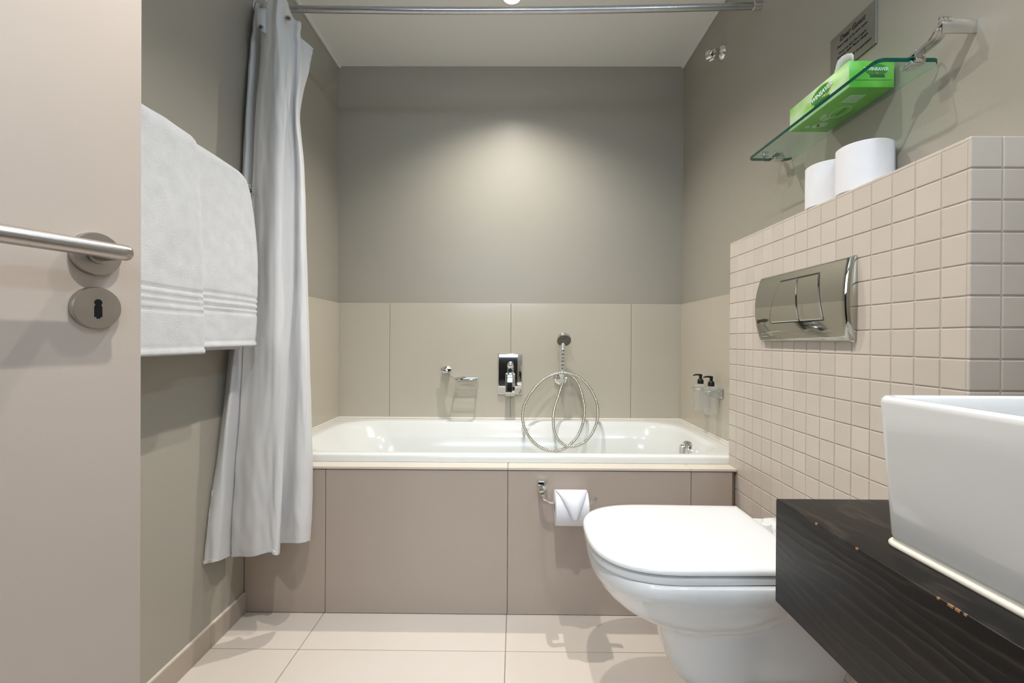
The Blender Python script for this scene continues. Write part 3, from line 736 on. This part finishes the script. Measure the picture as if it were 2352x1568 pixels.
# end (faces the doorway, -Y): reading direction is +X
U2 = Vector((1, 0, 0)); ey = BY0-.0002; ec = Vector((.783, ey, BZ0+.038))
el = ellipse('end_logo', ec, U2, V1, .024, .0125, 'logo_green', tb)
text('brand_lettering', 'TWINSAVER', .0098, ec+Vector((-.001, -.0008, .001)), (1, 0, 0), (0, 0, 1), 'white_ink', el, bold=.0003)
quad('logo_ribbon', ec+Vector((.002, -.0005, -.0135)), U2, V1, .016, .0028, 'logo_dark', el)
for k, mm_ in enumerate(('logo_red', 'logo_yellow', 'logo_red')):
    ellipse('logo_dot', ec+Vector((-.004+.005*k, -.0006, -.0078)), U2, V1, .0014, .0014, mm_, el, n=12)
quad('flap_line', Vector((.772, ey, BZ0+.016)), U2, V1, .046, .0005, 'logo_green', tb)
# base (seen through the glass)
U3, V3 = Vector((0, 1, 0)), Vector((1, 0, 0)); ez = BZ0-.0001
def base_pt(y, x): return Vector((x, y, ez))
bc_ = quad('barcode', base_pt(1.045, .768), Vector((1, 0, 0)), Vector((0, -1, 0)), .017, .017, 'faded_white', tb, th=.0002)
for k in range(6):
    quad('barcode_line', base_pt(1.0345+.0042*k, .768)+Vector((0, 0, -.0002)), Vector((1, 0, 0)), Vector((0, -1, 0)), .013, .0007+.0005*(k % 2), 'pale_print', bc_, th=.0001)
ov = ellipse('oval_print', base_pt(1.106, .781), Vector((0, 1, 0)), Vector((1, 0, 0)), .030, .019, 'faded_white', tb, th=.0002)
ov2 = ellipse('oval_field', base_pt(1.106, .781)+Vector((0, 0, -.0002)), Vector((0, 1, 0)), Vector((1, 0, 0)), .026, .0155, 'box_base', ov, th=.0001)
quad('oval_bar', base_pt(1.104, .782)+Vector((0, 0, -.0004)), Vector((0, 1, 0)), Vector((1, 0, 0)), .018, .004, 'logo_green', ov, th=.0001, shear=.003)
for (y, x, a, b_) in ((1.130, .758, .016, .006), (1.140, .770, .010, .008), (1.170, .782, .013, .012), (1.178, .770, .012, .008), (1.183, .752, .008, .006)):
    ellipse('print_patch', base_pt(y, x), Vector((0, 1, 0)), Vector((1, 0, 0)), a, b_, 'faded_white', tb, th=.0002, tilt=.3, n=20)

# ------------------------------------------------------------------ notice plaque
pl = thing('notice_plaque', 'brushed metal guest notice plaque on the right wall above the tissue box', 'sign', (XR, 1.132, 1.64))
bm = bmesh.new(); add_box(bm, XR-.004, XR, 1.0565, 1.209, 1.588, 1.691, .0005, 1); from_bm('plate', bm, 'plaque', pl)
tx = XR-.0042
for s_, z, sz, bd in (('Dear Guest', 1.672, .0175, .0004), ('Please help us to save water.', 1.6555, .0088, .0001), ('Towel on rail: Use it again.', 1.638, .0088, .0001), ('Towel in bath: Please change.', 1.628, .0088, .0001), ('Thank you for your co-operation', 1.6085, .0092, .0001)):
    text('lettering', s_, sz, (tx, 1.132, z), (0, -1, 0), (0, 0, 1), 'ink', pl, bold=bd, shear=.25)

# ------------------------------------------------------------------ toilet rolls
def toilet_roll(name, label, c, axis, r, h, group=None):
    t = thing(name, label, 'toilet roll', c, group)
    a = Vector(axis)
    lathe('paper', c, axis, [(.020, 0), (r-.003, 0), (r, .002), (r+.0004, h*.5), (r, h-.002), (r-.003, h), (.020, h), (.020, 0)], 'paper', t, n=64, cap=False)
    lathe('core', c, axis, [(.0202, .0005), (.0202, h-.0005), (.0188, h-.0005), (.0188, .0005), (.0202, .0005)], 'card', t, n=40, cap=False)
    return t
r1 = toilet_roll('toilet_roll', 'spare toilet roll standing on the ledge, nearer one with a ragged edge', Vector((.7765, 1.022, ZB)), (0, 0, 1), .0525, .104, 'spare rolls on the ledge')
bm = bmesh.new(); rag = []
for j in range(12):
    a = radians(-42+26*0)+radians(-12)*0; z = ZB+.004+.096*j/11
    w_ = .010+.003*noise.noise(Vector((j*.9, 0, 0)))
    c = Vector((.7765, 1.022, z)); a0 = radians(-45); a1 = a0+radians(14)+w_*0
    rag.append([bm.verts.new(c+Vector((cos(a0)*(.0532), sin(a0)*.0532, 0))), bm.verts.new(c+Vector((cos(a0+.25)*.0545, sin(a0+.25)*.0545, 0))), bm.verts.new(c+Vector((cos(a0+.45+w_*8)*.0545, sin(a0+.45+w_*8)*.0545, 0)))])
for j in range(11):
    for i in range(2): bm.faces.new((rag[j][i], rag[j+1][i], rag[j+1][i+1], rag[j][i+1]))
from_bm('loose_end', bm, 'paper', r1, True)
toilet_roll('toilet_roll', 'spare toilet roll standing on the ledge, farther one half hidden', Vector((.7765, 1.131, ZB)), (0, 0, 1), .0525, .104, 'spare rolls on the ledge')

# roll holder on the bath front
hd = thing('toilet_roll_holder', 'chrome toilet roll holder on the taupe bath front', 'holder', (.09, YP, .43))
HY = YP-.062; HZ = .392
bm = bmesh.new(); add_box(bm, .076, .106, YP-.034, YP, .418, .448, .002, 2); from_bm('wall_mount', bm, 'chrome', hd, True, 40)
pa = catmull([(.083, YP-.034, .436), (.084, YP-.048, .428), (.092, HY, .406), (.108, HY, .3955), (.124, HY, HZ), (.18, HY, HZ), (.236, HY, HZ), (.250, HY, .397), (.258, HY, .408)], 6)
sweep('arm', pa, 1, 'chrome', hd, sec=[(.0022, .007), (-.0022, .007), (-.0022, -.007), (.0022, -.007)], up=(0, 0, 1))
rc = Vector((.126, HY, HZ-.016))
tr_ = toilet_roll('toilet_roll', 'toilet roll on the chrome holder with its end folded to a point', rc, (1, 0, 0), .0535, .103)
bm = bmesh.new(); N = 16; g0 = []
for j in range(N+1):
    t = j/N; ang = radians(80-86*t*1.0); half = .050*(1-t)**1.0 + .006*t; rr = .0545+.0016+.0045*sin(pi*min(1, t*.75))
    y = rc.y-rr*cos(radians(90)-ang+0) if False else rc.y-rr*sin(radians(8)+radians(98)*t); z = rc.z+rr*cos(radians(8)+radians(98)*t)
    if t > .78: y = rc.y-rr-.0005; z = rc.z+rr*cos(radians(8)+radians(98)*.78)-(t-.78)*.11
    mid = rc.x+.0515+.006*t
    g0.append([bm.verts.new(Vector((mid-half, y, z))), bm.verts.new(Vector((mid-half*.33, y-.0006, z))), bm.verts.new(Vector((mid+half*.33, y-.0006, z))), bm.verts.new(Vector((mid+half, y, z)))])
for j in range(N):
    for i in range(3): bm.faces.new((g0[j][i], g0[j+1][i], g0[j+1][i+1], g0[j][i+1]))
o = from_bm('folded_point', bm, 'paper', tr_, True); md = o.modifiers.new('thick', 'SOLIDIFY'); md.thickness = .0015; md.offset = 1

# ------------------------------------------------------------------ flush plate
fp = thing('flush_plate', 'curved chrome dual flush plate on the mosaic wall above the toilet', 'flush plate', (XB, 1.15, .99))
FY0, FY1, FZ0, FZ1 = .972, 1.330, .898, 1.084
def prot(y, z):
    t = (z-(FZ0+FZ1)/2)/((FZ1-FZ0)/2); return .012+.013*(1-t*t)
def curved_slab(name, fn_y0, fn_y1, z0, z1, lift, back, m, parent, ny=36, nz=26, rnd=.004):
    bm = bmesh.new(); F = []
    for j in range(nz+1):
        z = z0+(z1-z0)*j/nz; row = []
        a, b_ = fn_y0(z), fn_y1(z)
        for i in range(ny+1):
            y = a+(b_-a)*i/ny
            d = min(y-a, b_-y, z-z0, z1-z); e = 0 if d >= rnd else (rnd-math.sqrt(max(0, rnd*rnd-(rnd-d)**2)))
            row.append(Vector((XB-(prot(y, z)+lift-e), y, z)))
        F.append(row)
    fv = [[bm.verts.new(p) for p in r] for r in F]
    bv = [[bm.verts.new(Vector((XB-(back if back >= 0 else prot(p.y, p.z)+back), p.y, p.z))) for p in r] for r in F]
    for j in range(nz):
        for i in range(ny):
            bm.faces.new((fv[j][i], fv[j][i+1], fv[j+1][i+1], fv[j+1][i])); bm.faces.new((bv[j][i], bv[j][i+1], bv[j+1][i+1], bv[j+1][i]))
    for i in range(ny):
        bm.faces.new((fv[0][i], fv[0][i+1], bv[0][i+1], bv[0][i])); bm.faces.new((fv[nz][i], fv[nz][i+1], bv[nz][i+1], bv[nz][i]))
    for j in range(nz):
        bm.faces.new((fv[j][0], fv[j+1][0], bv[j+1][0], bv[j][0])); bm.faces.new((fv[j][ny], fv[j+1][ny], bv[j+1][ny], bv[j][ny]))
    return from_bm(name, bm, m, parent, True, 35)
zc_, zh_ = (FZ0+FZ1)/2, (FZ1-FZ0)/2
curved_slab('plate', lambda z: FY0-.002*(1-((z-zc_)/zh_)**2), lambda z: FY1+.012*(1-((z-zc_)/zh_)**2), FZ0, FZ1, 0, 0, 'plate_chrome', fp, rnd=.008, ny=80, nz=44)
lerp = lambda a, b_, t: a+(b_-a)*t
bz0, bz1 = .950, 1.059
T = lambda z: max(0, min(1, (z-bz0)/(bz1-bz0)))
mid = lambda z: lerp(1.131, 1.144, T(z))
curved_slab('flush_button', lambda z: mid(z)+.0012, lambda z: lerp(1.258, 1.217, T(z)**1.7), bz0, bz1, .0022, .004, 'plate_chrome', fp, rnd=.0022, ny=40, nz=40)
curved_slab('flush_button', lambda z: lerp(1.043, 1.064, T(z)), lambda z: mid(z)-.0012, bz0, bz1, .0022, .004, 'plate_chrome', fp, rnd=.0022, ny=40, nz=40)
# dark shadow gap round the buttons
curved_slab('button_gap', lambda z: lerp(1.041, 1.062, T(z)), lambda z: lerp(1.2605, 1.2195, T(z)**1.7), bz0-.002, bz1+.002, .0003, .004, 'hole', fp, rnd=.0003)

# ------------------------------------------------------------------ toilet
TC = 1.07
toi = thing('toilet', 'white wall-hung toilet with its lid closed, beside the vanity', 'toilet', (.6, TC, .1))
def dshape(xf, xr, hw, z, n=48, p=2.75, nose=.185, rear_in=.0, hw_r=None):
    """D outline: straight sides, rounded front, flat back"""
    pts = []; hr_ = hw if hw_r is None else hw_r
    xs_ = [xr+(xf+nose-xr)*k/8 for k in range(9)]
    for x in xs_: pts.append((x, -lerp(hr_, hw, (xr-x)/(xr-xf-nose))))
    for k in range(1, n):
        a = pi*k/n; c_, s_ = cos(a), sin(a)
        y = -hw*(abs(c_)**(2/p))*(1 if c_ > 0 else -1); x = xf+nose-nose*(abs(s_)**(2/p))
        pts.append((x, y))
    for x in reversed(xs_): pts.append((x, lerp(hr_, hw, (xr-x)/(xr-xf-nose))))
    return [Vector((x, TC+y, z)) for x, y in pts]
def dloft(name, levels, m, parent, **kw):
    bm = bmesh.new(); add_loft(bm, [dshape(xf, xr, hw, z, hw_r=hr_) for xf, xr, hw, z, hr_ in levels]); return from_bm(name, bm, m, parent, True, 50)
# lid with a gently domed top
lv = []
for d, z in ((.004, .4385), (.0, .4415), (.0, .4465), (.003, .4505), (.009, .4530), (.020, .4548), (.04, .4560), (.08, .4568), (.13, .457)):
    lv.append((.168+d, .606-d*.5, .181-d, z, .176-d))
dloft('lid', lv, 'plastic', toi)
lv = [(.176, .612, .174, .4195, .168), (.171, .614, .179, .4215, .172), (.170, .614, .180, .428, .173), (.171, .614, .179, .4345, .172), (.176, .612, .174, .4365, .168)]
dloft('seat', lv, 'plastic', toi)
# ceramic body
def bowl_loop(z, xf, belly, bxr, neck, n=56):
    """belly: widest half-width, ends at bxr behind; neck: half-width running back to the wall"""
    pts = []
    xc = (xf+bxr)/2; ax = (bxr-xf)/2
    for k in range(n+1):
        t = k/n; x = XB-.0005-(XB-.0005-xf)*(1-(1-t)**2.0) if t < 1 else xf
        q = (x-xc)/ax
        e = belly*(max(0, 1-abs(q)**2.5))**(1/2.5) if abs(q) < 1 else 0
        if xf < .3 and z > .375: 
            q2 = (xf+.185-x)/.185
            e = belly*(max(0, 1-max(0, q2)**2.75))**(1/2.75)
            if x > .60: e = lerp(belly, neck, min(1, (x-.60)/.06))
        front = max(0, min(1, (x-xf)/.13)); nk = neck*math.sqrt(max(0, 1-(1-front)**2))
        y = (e**6+nk**6)**(1/6)
        pts.append((x, y))
    a = [Vector((x, TC-y, z)) for x, y in pts]; b_ = [Vector((x, TC+y, z)) for x, y in reversed(pts[:-1])]
    return a+b_
bm = bmesh.new()
LV = [(.4185, .181, .172, .66, .150), (.415, .176, .176, .66, .150), (.400, .175, .176, .66, .148), (.385, .177, .175, .66, .145), (.372, .182, .172, .655, .130), (.355, .192, .166, .645, .120),
      (.335, .208, .156, .625, .112), (.315, .230, .142, .60, .108), (.298, .256, .125, .575, .106), (.285, .285, .110, .55, .104), (.274, .312, .102, .55, .102), (.262, .328, .098, .55, .099), (.24, .336, .094, .55, .095),
      (.20, .345, .088, .55, .085), (.16, .360, .078, .55, .070), (.13, .380, .066, .54, .055), (.11, .405, .05, .53, .040), (.098, .44, .032, .52, .022)]
add_loft(bm, [bowl_loop(*l) for l in LV])
for v in bm.verts:
    if v.co.x > .545 and v.co.z < .135: v.co.z = .135-(.135-v.co.z)*.5
from_bm('bowl', bm, 'ceramic', toi, True, 60)
for yy in (TC-.075, TC+.075):
    lathe('hinge', (.632, yy, .418), (0, 0, 1), [(.016, 0), (.016, .006), (.013, .012), (.013, .022), (.011, .0245), (0, .025)], 'plastic', toi, n=24)
bm = bmesh.new(); L = []
for d, z in ((0, .417), (0, .424), (.004, .430), (.014, .434)):
    L.append(rrect(.655+d, XB-.001, TC-.150+d, TC+.150-d, .014, z, 5))
add_loft(bm, L); from_bm('rear_ledge', bm, 'ceramic', toi, True, 50)

# ------------------------------------------------------------------ vanity and basin
van = thing('vanity', 'black stained oak vanity shelf on the right wall carrying the basin', 'vanity', (.62, .3, .484))
bm = bmesh.new(); add_box(bm, .4185, XR, -.12, YN-.0005, .484, .6485, .0025, 3); from_bm('vanity_body', bm, 'oak', van, True, 40)
for y, l_, h_ in ((.633, .004, .002), (.558, .004, .002), (.451, .003, .0015), (.4385, .006, .0018), (.4315, .005, .002), (.424, .003, .0015)):
    bm = bmesh.new(); add_box(bm, .4183, .4205, y-l_/2, y+l_/2, .6475-h_, .6483, .0003, 1)
    from_bm('bare_wood_chip', bm, 'chip', van)
bs_ = thing('wash_basin', 'white rectangular vessel basin standing on the black vanity', 'basin', (.62, .36, .6485))
def bl(dx, dy, r, z): return rrect(.447+dx, .805-dx*.4, .10+dy, .572-dy, r, z, 8)
L = [bl(.027, .004, .012, .6495), bl(.022, -.002, .015, .653), bl(.020, -.004, .016, .662), bl(.013, -.003, .018, .72), bl(.004, -.001, .020, .79), bl(.0, .0, .020, .826), bl(.0005, .0005, .020, .8305), bl(.0035, .0035, .018, .8340), bl(.010, .010, .016, .8340), bl(.0135, .0135, .016, .8305),
     bl(.016, .016, .020, .815), bl(.022, .020, .024, .76), bl(.030, .028, .035, .70), bl(.05, .05, .045, .676), bl(.09, .09, .05, .668)]
bm = bmesh.new(); add_loft(bm, L, True, True); from_bm('basin_body', bm, 'ceramic', bs_, True, 60)
sweep('sealant', [p+Vector((0, 0, .002)) for p in bl(.021, -.003, .015, .6485)], .0042, 'silicone', bs_, n=10, closed=True)
lathe('waste', (.62, .33, .668), (0, 0, 1), [(.03, 0), (.03, .003), (.024, .004), (0, .004)], 'chrome', bs_)
